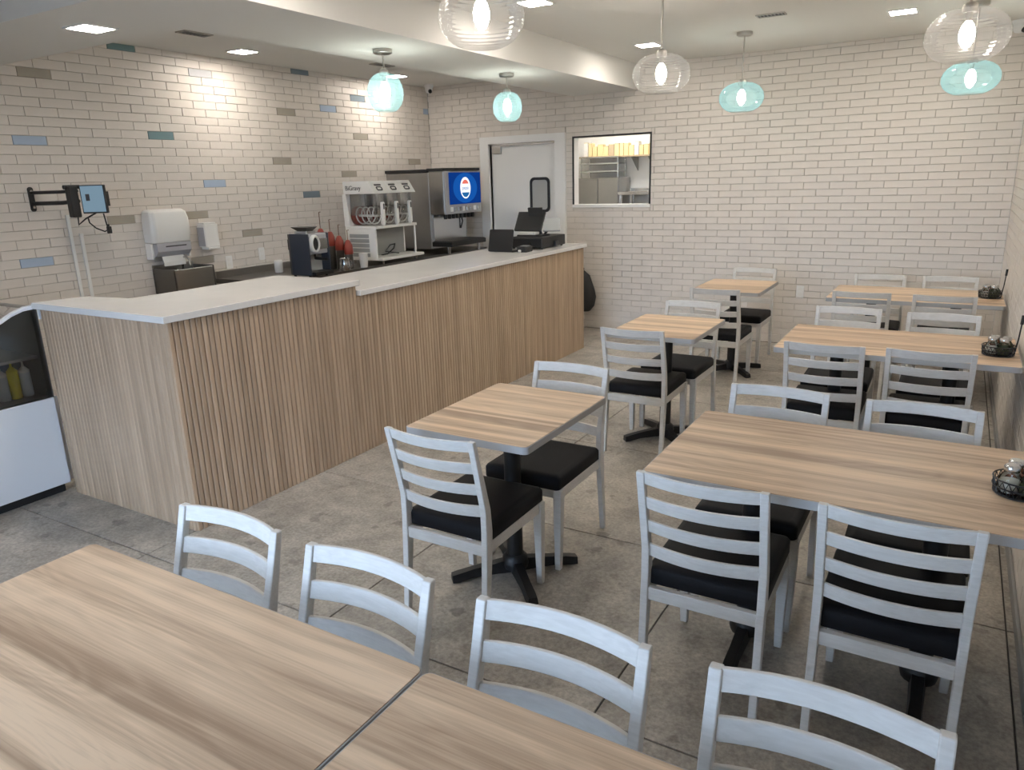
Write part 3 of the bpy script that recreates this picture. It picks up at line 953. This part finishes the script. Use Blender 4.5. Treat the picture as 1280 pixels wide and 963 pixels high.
for k in range(3):
    yc = -.212 + k * .212
    tank = MB().ring(rrect(-.13, .165, yc - .098, yc + .098, .02), rrect(-.126, .161, yc - .094, yc + .094, .018), .475, .678).build('tank', 'clear_tank', sl, smooth=40)
    MB().lathe([(.094, -.130), (.094, .165), (.06, .19), (.02, .195)], 24, (0, yc, .470), 'x').build('drum', 'clear_tank', tank, smooth=40)
    MB().lathe([(.088, -.128), (.092, -.118), (.092, -.108), (.086, -.104)], 24, (0, yc, .470), 'x').build('drum_seal', 'red_plastic', tank, smooth=40)
    pts = []
    for i in range(0, 61):
        a = 2 * math.pi * i / 60 * 3.5
        pts.append((-.10 + .25 * i / 60, yc + .082 * math.cos(a), .470 + .082 * math.sin(a)))
    MB().tube(pts, .007, 6).build('auger', 'white_plastic', tank, smooth=40)
    MB().tube([(-.10, yc, .47), (.16, yc, .47)], .012, 8).build('auger_shaft', 'white_plastic', tank)
    tp = MB().prism(rrect(yc - .018, yc + .018, .385, .60, .012), .195, .225, 'x').build('tap', 'white_plastic', sl, bevel=.004)
    MB().prism(rrect(yc - .008, yc + .008, .53, .585, .006), .2252, .228, 'x').build('tap_slot', 'ink', tp)
    MB().lathe([(.016, .372), (.022, .40), (.022, .43)], 12, (.205, yc, 0)).build('spout', 'white_plastic', tp)
    lid = MB().prism([(-.19, .68), (.215, .68), (.135, .80), (-.19, .80)], yc - .105, yc + .105, 'y').build('lid', 'white_plastic', sl, bevel=.004)
    sx, sz = .08 / .1442, .12 / .1442       # slanted sign on the lid front
    up = Vector((-sx, 0, sz)); nrm = Vector((sz, 0, sx)); mid = Vector((.175, yc, .74))
    Mx = Matrix((Vector((0, 1, 0)), up, nrm)).transposed().to_4x4(); Mx.translation = mid
    MB().ring(rrect(-.085, .085, -.058, .058, .01), rrect(-.075, .075, -.050, .050, .008), .001, .004).xf(Mx).build('sign_border', 'logo_white', lid)
    MB().ring(rrect(-.045, .045, -.040, .008, .02), rrect(-.028, .028, -.026, -.004, .009), .001, .003).xf(Mx).build('sign_emblem', 'ink', lid)
    MB().prism(rrect(-.05, .05, .016, .034, .006), .001, .003).xf(Mx).build('sign_lettering', 'ink', lid)
text_mesh('BiGravy', .062, .001, 'ink', 'lettering', sl, Matrix.Translation((-.06, NY + .005, .735)) @ Matrix.Rotation(math.pi / 2, 4, 'X'))
MB().tube([(.05, -.1, .07), (.10, -.06, .08), (.12, .02, .13), (.09, .08, .17), (.05, .05, .16), (.04, -.02, .10), (.12, .1, .075)], .006, 6).build('drain_hose', 'black_plastic', sl, smooth=50)

# soda / ice dispenser
sd = thing('soda_dispenser', 'large stainless soda and ice dispenser with lit blue screen', 'soda dispenser', (-5.10, 6.97, .901))
DY = .35
B(-.44, .14, -DY, DY, .06, .872).build('body', 'steel', sd, bevel=.006)
B(-.45, .12, -DY - .008, DY + .008, .873, .905).build('top_cover', 'soft_black', sd, bevel=.004)
B(.12, .345, -DY - .004, DY + .004, .885, .912).build('top_cover', 'soft_black', sd, bevel=.004)
hd = B(.141, .34, -DY, DY, .43, .884).build('head', 'steel', sd, bevel=.01)
fc = B(.341, .352, -DY, DY, .43, .880).build('face_plate', 'grey_plastic', sd, bevel=.004)
scn = B(.353, .357, -DY + .075, DY - .012, .53, .865).build('screen', 'screen_blue', sd)
cyS, czS = .031, .70


def disc(ra, rb, x0, x1, cy=cyS, cz=czS, n=28, a0=0, a1=360):
    pts = [(cy + ra * math.cos(math.radians(a0 + (a1 - a0) * i / n)), cz + rb * math.sin(math.radians(a0 + (a1 - a0) * i / n))) for i in range(n + (a1 - a0 < 360))]
    return MB().prism(pts, x0, x1, 'x')


disc(.235, .16, .357, .3575).build('screen_glow', 'screen_ring', scn)
disc(.100, .115, .3576, .3585).build('emblem_disc', 'screen_white', scn)
disc(.070, .075, .3586, .3592, cz=czS + .012, a0=25, a1=155).build('emblem_top', 'screen_red', scn)
disc(.082, .088, .3586, .3592, cz=czS - .012, a0=205, a1=335).build('emblem_bottom', 'screen_navy', scn)
text_mesh('pepsi', .058, .0003, 'screen_ring', 'emblem_lettering', scn,
          Matrix.Translation((.3592, cyS, czS + .0)) @ Matrix.Rotation(math.pi / 2, 4, 'Z') @ Matrix.Rotation(math.pi / 2, 4, 'X'))
for k in range(8):
    yy = -DY + .10 + k * .075
    nz = MB().lathe([(.020, .375), (.024, .40), (.024, .431)], 12, (.27, yy, 0)).build('nozzle', 'black_plastic', hd, smooth=40)
    B(.353, .366, yy - .022, yy + .022, .455, .505).build('push_button', 'steel_bright' if k % 3 else 'logo_white', fc, bevel=.004)
B(.141, .15, -DY + .04, DY - .03, .14, .42).build('splash_panel', 'steel_bright', sd)
MB().tube([(.16, .2, .42), (.17, .22, .33), (.155, .2, .25)], .008, 8).build('tube', 'soft_black', sd, smooth=40)
B(.10, .40, -DY + .01, DY, .085, .135).build('drip_tray', 'black_plastic', sd, bevel=.008)
B(.12, .39, -DY + .03, DY - .02, .135, .141).build('drip_grate', 'soft_black', sd)
for xx in (-.38, .33):
    for yy in (-DY + .05, DY - .06):
        MB().cyl((xx, yy, 0), (xx, yy, .088), .018, n=10).build('leg', 'steel_bright', sd)

# ------------------------------------------------------------------ things on the front counter
cd = thing('cash_drawer', 'black cash drawer on the far end of the quartz countertop', 'cash drawer', (-3.44, 6.27, 1.0465))
B(-.175, .175, -.23, .23, .012, .108).build('body', 'soft_black', cd, bevel=.006)
B(-.172, .172, -.245, -.231, .018, .098).build('drawer_front', 'black_plastic', cd, bevel=.003)
MB().cyl((.05, -.252, .055), (.05, -.244, .055), .012, n=12).build('lock', 'steel_bright', cd)
for sx in (-.15, .15):
    for sy in (-.2, .2):
        MB().cyl((sx, sy, 0), (sx, sy, .013), .012, n=8).build('foot', 'black_plastic', cd)
B(.176, .20, -.02, .05, .02, .06).build('side_latch', 'black_plastic', cd, bevel=.004)
ps = thing('register_terminal', 'black point of sale terminal with tilted screens on the cash drawer', 'register', (-3.46, 6.22, 1.1552))
MB().prism(rrect(-.13, .13, -.11, .11, .03), 0, .014).build('base', 'soft_black', ps, bevel=.003)
B(-.11, .06, -.09, .05, .0145, .04).build('receipt_printer', 'paper', ps, bevel=.006)
MB().tube([(.07, .02, .012), (.03, .03, .09), (-.02, .05, .15)], .018, 10).build('stand', 'black_plastic', ps, smooth=40)
s1 = B(-.17, .12, -.012, .012, -.10, .10).xf(Matrix.Translation((-.02, .02, .13)) @ Matrix.Rotation(-.55, 4, 'X')).build('main_screen', 'black_plastic', ps, bevel=.006)
B(-.10, .05, -.010, .012, -.045, .055).xf(Matrix.Translation((.03, .04, .205)) @ Matrix.Rotation(.2, 4, 'X')).build('customer_display', 'soft_black', ps, bevel=.004)
k1 = B(-.08, .08, -.010, .010, -.075, .075).xf(Matrix.Translation((.17, .05, .10)) @ Matrix.Rotation(.5, 4, 'Z') @ Matrix.Rotation(-.75, 4, 'X')).build('keypad', 'vent_grey', ps, bevel=.004)
MB().tube([(.10, .04, .012), (.13, .04, .05), (.16, .05, .09)], .012, 8).build('keypad_arm', 'black_plastic', ps, smooth=40)
tb = thing('order_tablet', 'black tablet on a stand leaning on the quartz countertop', 'tablet', (-3.53, 5.72, 1.0465))
MB().prism(rrect(-.125, .125, 0, .20, .012), -.006, .006, 'y').xf(Matrix.Rotation(-.22, 4, 'X') @ Matrix.Translation((0, 0, .004))).build('screen', 'black_plastic', tb, bevel=.003)
MB().prism(rrect(-.08, .12, .03, .16, .01), 0, .008).build('stand_foot', 'soft_black', tb)
MB().tube([(.0, .13, .006), (.0, .09, .09)], .012, 8).build('stand_arm', 'soft_black', tb, smooth=40)
cr_ = thing('card_reader', 'small black card reader beside the tablet on the quartz countertop', 'card reader', (-3.33, 5.82, 1.0465))
MB().prism(rrect(-.05, .05, -.06, .06, .012), 0, .05).build('body', 'soft_black', cr_, bevel=.006)
B(-.036, .036, -.02, .045, .0502, .054).build('keypad', 'mid_grey', cr_)
MB().cyl((-.02, -.075, .012), (.0, -.075, .012), .012, n=10).build('paper_roll', 'paper', cr_)

# ------------------------------------------------------------------ display case by the counter end
dc = thing('display_case', 'curved glass refrigerated display case with white side panel beside the counter', 'display case', (-4.96, 1.6, 0))
ex0, ex1 = -.70, .688     # local x; visible end at ex1
B(ex0, ex1 - .02, -.42, .52, .07, .57).build('base', 'white_panel', dc)
B(ex1 - .02, ex1, -.45, .495, .06, .573).build('side_panel', 'white_panel', dc, bevel=.004)
B(ex0, ex1 - .05, -.38, .48, 0, .07).build('plinth', 'soft_black', dc)
B(ex0, ex1 - .012, -.40, .50, .5705, .585).build('deck', 'case_dark', dc)
B(ex0, ex1 - .012, .47, .50, .585, 1.085).build('rear_wall', 'case_dark', dc)
prof = [(.50, 1.098), (.44, 1.094), (.38, 1.075), (.30, 1.035), (.20, .965), (.08, .86), (-.06, .73), (-.20, .60), (-.23, .575)]
outer = MB()
n_ = len(prof)
inn = [(a - .014, b - .022) for a, b in prof]
for k in range(n_ - 1):
    (a0, b0), (a1, b1), (c0, d0), (c1, d1_) = prof[k], prof[k + 1], inn[k], inn[k + 1]
    outer.add([(ex1 - .03, a0, b0), (ex1, a0, b0), (ex1 - .03, a1, b1), (ex1, a1, b1), (ex1 - .03, c0, d0), (ex1, c0, d0), (ex1 - .03, c1, d1_), (ex1, c1, d1_)],
              [(0, 1, 3, 2), (4, 5, 7, 6), (1, 3, 7, 5), (0, 2, 6, 4)])
outer.build('curved_frame', 'white_panel', dc, smooth=40)
MB().prism([(a - .012, b - .02) for a, b in prof] + [(.49, .5735)], ex1 - .016, ex1 - .010, 'x').build('side_glass', 'glass_case', dc)
fg = MB()
for k in range(n_ - 1):
    (a0, b0), (a1, b1) = prof[k], prof[k + 1]
    fg.add([(ex0, a0, b0 - .01), (ex1 - .03, a0, b0 - .01), (ex1 - .03, a1, b1 - .01), (ex0, a1, b1 - .01)], [(0, 1, 2, 3)])
fg.build('front_glass', 'glass_case', dc, smooth=40)
B(ex0, ex1 - .04, .18, .47, .80, .815).build('shelf', 'case_steel', dc)
B(ex0, ex1 - .04, .16, .18, .775, .825).build('shelf_rail', 'steel_bright', dc)
for n, (yy, mat, hh) in enumerate(((1.905, 'bottle_clear', .185), (1.965, 'mustard', .195), (2.025, 'bottle_clear', .185))):
    lab = ('yellow squeeze bottle between two clear ones inside the display case' if mat == 'mustard' else 'clear squeeze bottle beside the yellow one inside the display case')
    s = thing('squeeze_bottle', lab, 'bottle', (-4.40, yy, .5855), group='squeeze bottles in the display case')
    MB().lathe([(.026, 0), (.029, .006), (.028, hh * .70), (.026, hh * .74)], 16).build('body', mat, s, smooth=40)
    MB().lathe([(.028, hh * .73), (.028, hh * .80), (.014, hh * .88), (.007, hh * .92), (.003, hh * 1.12)], 14).build('nozzle_cap', mat if mat == 'mustard' else 'paper', s, smooth=40)

# ------------------------------------------------------------------ things on the left wall
ma = thing('monitor_arm', 'black folding monitor arm fixed to the brick wall', 'wall mount', (LX, 2.90, 1.64))
MB().prism(rrect(-.018, .018, -.085, .085, .017, 4), .002, .016, 'x').build('wall_plate', 'black_plastic', ma, bevel=.002)
for zz in (-.055, .055):
    MB().cyl((.016, 0, zz), (.022, 0, zz), .010, n=10).build('plate_bolt', 'steel_bright', ma)
MB().tube([(.016, 0, .045), (.20, .10, .045), (.36, .13, .05)], .012, 8).build('upper_arm', 'black_plastic', ma, smooth=40)
MB().tube([(.016, 0, -.03), (.20, .10, -.03), (.36, .13, -.02)], .014, 8).build('lower_arm', 'black_plastic', ma, smooth=40)
B(.34, .40, .055, .115, -.13, .08).build('bracket', 'black_plastic', ma, bevel=.008)
MB().cyl((.36, .04, .075), (.36, .15, .075), .014, n=12).build('pivot', 'soft_black', ma)
sn = thing('order_screen', 'small flat order screen lit grey blue on the monitor arm', 'screen', (-5.19, 3.065, 1.63), rz=math.radians(28))
MB().prism(rrect(-.088, .088, -.096, .096, .006), -.012, .012, 'y').build('casing', 'black_plastic', sn, bevel=.003)
B(-.080, .080, -.0135, -.0125, -.086, .090).build('display', 'screen_grey', sn)
B(-.05, -.022, -.0142, -.0137, -.01, .035).build('display_icon', 'ink', sn)
B(-.05, .05, .0125, .10, -.05, .05).build('rear_mount', 'black_plastic', sn)
cb = MB().tube([(-5.26, 3.04, 1.505), (-5.27, 3.05, 1.47), (-5.25, 3.08, 1.43), (-5.22, 3.12, 1.405), (-5.20, 3.14, 1.42), (-5.20, 3.13, 1.45), (-5.20, 3.12, 1.53)], .005, 6)
cb.tube([(-5.31, 3.0, 1.52), (-5.30, 2.99, 1.46), (-5.27, 3.03, 1.50), (-5.24, 3.09, 1.535)], .006, 6)
tag(cb.build('power_cable', 'black_plastic', smooth=50), 'black power cable looping below the wall screen', 'cable')
pb = thing('power_brick', 'small black cable plug dangling under the wall screen', 'plug', (-5.20, 3.142, 1.39))
MB().prism(rrect(-.014, .014, 0, .05, .006), -.012, .012, 'y').build('housing', 'black_plastic', pb, bevel=.003)
MB().cyl((0, 0, .05), (0, 0, .065), .006, n=8).build('strain_relief', 'soft_black', pb)
for yy, zt, lab in ((3.125, 1.50, 'tall'), (3.202, 1.36, 'shorter')):
    cv = thing('cable_raceway', '%s white cable raceway running down the brick wall under the screen' % lab, 'raceway', (LX, yy, .9))
    B(.001, .016, -.012, .012, 0, zt - .9).build('cover', 'trim_white', cv, bevel=.003)
    B(.001, .018, -.014, .014, zt - .9, zt - .88).build('end_cap', 'trim_white', cv, bevel=.003)

tw = thing('paper_towel_dispenser', 'white paper towel dispenser on the brick wall with towel hanging out', 'towel dispenser', (LX + .001, 3.885, 1.13))
rings = []
for z, d, w in ((.13, .125, .178), (.20, .138, .180), (.32, .138, .178), (.375, .122, .168), (.395, .09, .145)):
    rings.append([(.0, -w, z), (d * .8, -w, z), (d, -w * .85, z), (d, w * .85, z), (d * .8, w, z), (.0, w, z)])
MB().loft(rings).build('cover', 'white_plastic', tw, smooth=35, bevel=.008)
MB().prism([(.0, .02), (.09, .02), (.13, .06), (.128, .129), (0, .129)], -.158, .158, 'y').build('lower_window', 'grey_plastic', tw, bevel=.004)
B(.001, .08, -.180, -.159, .0, .129).build('side_cheek', 'white_plastic', tw, bevel=.004)
B(.001, .08, .159, .180, .0, .129).build('side_cheek', 'white_plastic', tw, bevel=.004)
B(.1295, .132, -.08, .11, .095, .105).build('brand_strip', 'ink', tw)
MB().loft([[(.08, -.10, .019), (.084, -.10, .019), (.084, .10, .019), (.08, .10, .019)], [(.10, -.10, -.03), (.104, -.10, -.03), (.104, .10, -.03), (.10, .10, -.03)],
           [(.10, -.10, -.06), (.104, -.10, -.06), (.104, .10, -.06), (.10, .10, -.06)]]).build('paper_towel', 'paper', tw)
sd2 = thing('soap_dispenser', 'narrow white soap dispenser on the brick wall beside the towel dispenser', 'soap dispenser', (LX + .001, 4.28, 1.165))
MB().prism(rrect(.0, .105, -.075, .075, .02), .02, .215).build('body', 'white_plastic', sd2, smooth=40, bevel=.006)
B(.01, .10, -.0768, -.0755, .03, .19).build('side_window', 'grey_plastic', sd2)
B(.02, .115, -.06, .06, .0, .0195).build('push_bar', 'white_plastic', sd2, bevel=.005)
B(.0, .09, -.06, .06, .2152, .228).build('top_cap', 'white_plastic', sd2, bevel=.004)
hs = thing('hand_sink', 'stainless hand sink with splash guard below the towel dispenser', 'sink', (LX + .001, 3.93, .78))
B(.0, .02, -.195, .195, .0, .30).build('backsplash', 'steel', hs, bevel=.004)
B(.0, .28, -.195, -.18, .0, .275).build('side_guard', 'steel_dark', hs, bevel=.006)
B(.0, .28, .18, .195, .0, .275).build('side_guard', 'steel_dark', hs, bevel=.006)
B(.265, .28, -.18, .18, .0, .27).build('front_guard', 'steel', hs, bevel=.006)
B(.02, .265, -.18, .18, -.04, .0).build('basin', 'steel', hs)
MB().tube([(.06, .05, .0), (.06, .05, .29), (.08, .05, .345), (.12, .05, .355), (.16, .05, .33), (.165, .05, .28)], .010, 8).build('faucet', 'steel_bright', hs, smooth=40)
for s in (-1, 1):
    MB().tube([(.05, .05 + s * .06, .0), (.05, .05 + s * .06, .24), (.09, .05 + s * .07, .25)], .008, 6).build('tap_handle', 'steel_bright', hs)
for yy, zz, lab in ((4.50, 1.025, 'white wall outlet on the brick wall between soap dispenser and coffee machine'),
                    (4.88, 1.065, 'white wall switch on the brick wall above the white canister')):
    ow = thing('wall_outlet', lab, 'outlet', (LX, yy, zz))
    MB().prism(rrect(-.036, .036, -.058, .058, .006), .001, .007, 'x').build('cover_plate', 'trim_white', ow, bevel=.002)
    for s in (-1, 1):
        MB().prism(rrect(-.016, .016, s * .024 - .014, s * .024 + .014, .006), .0072, .009, 'x').build('socket', 'white_plastic', ow)
ow = thing('wall_outlet', 'white wall outlet low on the brick back wall between the tables', 'outlet', (-1.27, BY, .53))
MB().prism(rrect(-.036, .036, -.06, .06, .006), -.007, -.001, 'y').build('cover_plate', 'trim_white', ow, bevel=.002)
for s in (-1, 1):
    MB().prism(rrect(-.016, .016, s * .026 - .014, s * .026 + .014, .006), -.009, -.0072, 'y').build('socket', 'white_plastic', ow)

bg_ = thing('hanging_bag', 'black bag hanging on the back wall past the counter end', 'bag', (-3.62, BY, .61))
rings = []
for z, w, d in ((.06, .05, .05), (.0, .12, .09), (-.16, .175, .15), (-.24, .19, .18), (-.34, .17, .17), (-.40, .12, .13)):
    rings.append([(a, -.095 + b * .5, z) for a, b in rrect(-w, w, -d, d, min(w, d) * .7, 4)])
MB().loft(rings).build('body', 'soft_black', bg_, smooth=60)
MB().tube([(-.04, -.09, .04), (-.03, -.05, .07), (0, -.012, .085), (.03, -.05, .07), (.04, -.09, .04)], .008, 6).build('strap', 'soft_black', bg_, smooth=50)
MB().cyl((0, -.03, .085), (0, .0, .085), .006, n=8).build('hook', 'steel_bright', bg_)


# ------------------------------------------------------------------ ceiling fittings
def downlight(x, y, z, label):
    d = thing('ceiling_downlight', label, 'downlight', (x, y, z))
    h = .098
    MB().ring([(-h, -h), (h, -h), (h, h), (-h, h)], [(-h + .014, -h + .014), (h - .014, -h + .014), (h - .014, h - .014), (-h + .014, h - .014)], -.008, -.0005).build('trim_ring', 'trim_white', d)
    B(-h + .014, h - .014, -h + .014, h - .014, -.006, -.001).build('diffuser', 'led_panel', d)


downlight(-4.09, 2.56, BZ, 'square downlight in the soffit above the display case')
downlight(-5.268, 4.583, CZ, 'square downlight close to the left brick wall above the hand sink')
downlight(-5.30, 6.61, CZ, 'square downlight close to the brick wall above the drink machines')
downlight(-2.49, 4.56, CZ, 'square downlight beside the soffit, halfway along it')
downlight(-2.49, 6.58, CZ, 'square downlight beside the soffit, closest to the back wall')
downlight(-.52, 6.49, CZ, 'square downlight above the long table closest to the back wall')
downlight(-.52, 4.56, CZ, 'square downlight above the middle long table')
downlight(-2.49, .60, CZ, 'square downlight over the floor beside the joined tables')
downlight(-2.49, 2.60, CZ, 'square downlight beside the soffit, closest to the joined tables')


def pendant(x, y, zc, zt, rw, rh, glass, label, ribs):
    p = thing('pendant_lamp', label, 'pendant lamp', (x, y, zt))
    H = zc - zt
    MB().lathe([(.005, -.03), (.05, -.03), (.062, -.022), (.062, -.0005)], 24).build('canopy', 'nickel', p, smooth=40)
    top = H + rh * .93
    MB().cyl((0, 0, top + .03), (0, 0, -.029), .006, n=10).build('stem', 'nickel', p, smooth=40)
    MB().lathe([(.030, top - .012), (.034, top + .0), (.030, top + .024), (.012, top + .035)], 18).build('collar', 'nickel', p, smooth=40)
    prof = []
    N = 56
    for i in range(N + 1):
        a = math.radians(80 - (80 + 68) * i / N)
        r = rw * (math.cos(a) ** .80)
        zz = rh * math.sin(a)
        if ribs:
            r += .0028 * math.sin(i * 2 * math.pi / 3.2) * math.cos(a)
        prof.append((max(r, .03), H + zz))
    MB().lathe(prof, 40, cap=False).build('glass_shade', glass, p, smooth=80)
    sk_ = MB().lathe([(.013, top - .05), (.015, top - .03), (.015, top - .012)], 14).build('socket', 'nickel', p, smooth=40)
    MB().lathe([(.012, top - .05), (.026, top - .07), (.034, top - .10), (.032, top - .13), (.018, top - .158), (.002, top - .172)], 16).build('bulb', 'bulb_glow', p, smooth=60)


pendant(-3.371, 4.083, 2.254, BZ, .118, .126, 'glass_aqua', 'small round aqua glass pendant under the soffit, closest to the display case', True)
pendant(-3.355, 5.63, 2.258, BZ, .121, .122, 'glass_aqua', 'small round aqua glass pendant under the soffit, above the cash register', True)
pendant(-1.657, 6.545, 2.270, CZ, .178, .118, 'glass_aqua', 'wide aqua glass pendant above the small table closest to the back wall', False)
pendant(-.045, 6.50, 2.274, CZ, .186, .115, 'glass_aqua', 'wide aqua glass pendant above the long table closest to the back wall', False)
pendant(-1.78, 2.80, 2.325, CZ, .176, .126, 'glass_clear', 'wide clear ribbed glass pendant above the small table nearest the joined tables', True)
pendant(-1.71, 4.76, 2.285, CZ, .178, .120, 'glass_clear', 'wide clear ribbed glass pendant above the middle small table', True)
pendant(-.068, 4.36, 2.268, CZ, .180, .122, 'glass_clear', 'wide clear ribbed glass pendant above the middle long table', True)

for x, y, z, lab, lx_, ly_ in ((-4.92, 3.86, CZ, 'dark slotted air vent in the recessed ceiling by the soffit corner', .055, .12),
                               (-4.905, 5.92, CZ, 'dark slotted air vent in the recessed ceiling above the drink machines', .05, .13),
                               (-1.33, 5.97, CZ, 'dark slotted air vent in the ceiling above the small tables', .10, .05)):
    v = thing('air_vent', lab, 'vent', (x, y, z))
    MB().ring([(-lx_, -ly_), (lx_, -ly_), (lx_, ly_), (-lx_, ly_)], [(-lx_ + .008, -ly_ + .008), (lx_ - .008, -ly_ + .008), (lx_ - .008, ly_ - .008), (-lx_ + .008, ly_ - .008)], -.008, -.0005).build('frame', 'nickel', v)
    B(-lx_ + .008, lx_ - .008, -ly_ + .008, ly_ - .008, -.003, -.0005).build('backing', 'soft_black', v)
    k = 0
    along_y = ly_ > lx_
    span = (ly_ if along_y else lx_) - .012
    for q in range(7):
        c = -span + 2 * span * (q + .5) / 7
        if along_y:
            B(-lx_ + .009, lx_ - .009, c - .004, c + .004, -.007, -.003).build('blade', 'mid_grey', v)
        else:
            B(c - .004, c + .004, -ly_ + .009, ly_ - .009, -.007, -.003).build('blade', 'mid_grey', v)
for x, y, z, lab in ((-5.50, 7.45, CZ, 'small white dome security camera in the ceiling corner above the drink machines'),
                     (.235, 7.50, CZ, 'small white dome security camera in the ceiling corner by the side wall')):
    cm = thing('security_camera', lab, 'security camera', (x, y, z), rz=math.radians(20))
    MB().lathe([(.055, -.03), (.055, -.0005)], 20).build('base', 'trim_white', cm, smooth=40)
    MB().lathe([(.005, -.095), (.03, -.088), (.043, -.065), (.046, -.031)], 20).build('dome', 'trim_white', cm, smooth=60)
    MB().cyl((.018, -.022, -.068), (.030, -.046, -.082), .022, .020, n=14).build('lens', 'black_plastic', cm, smooth=40)
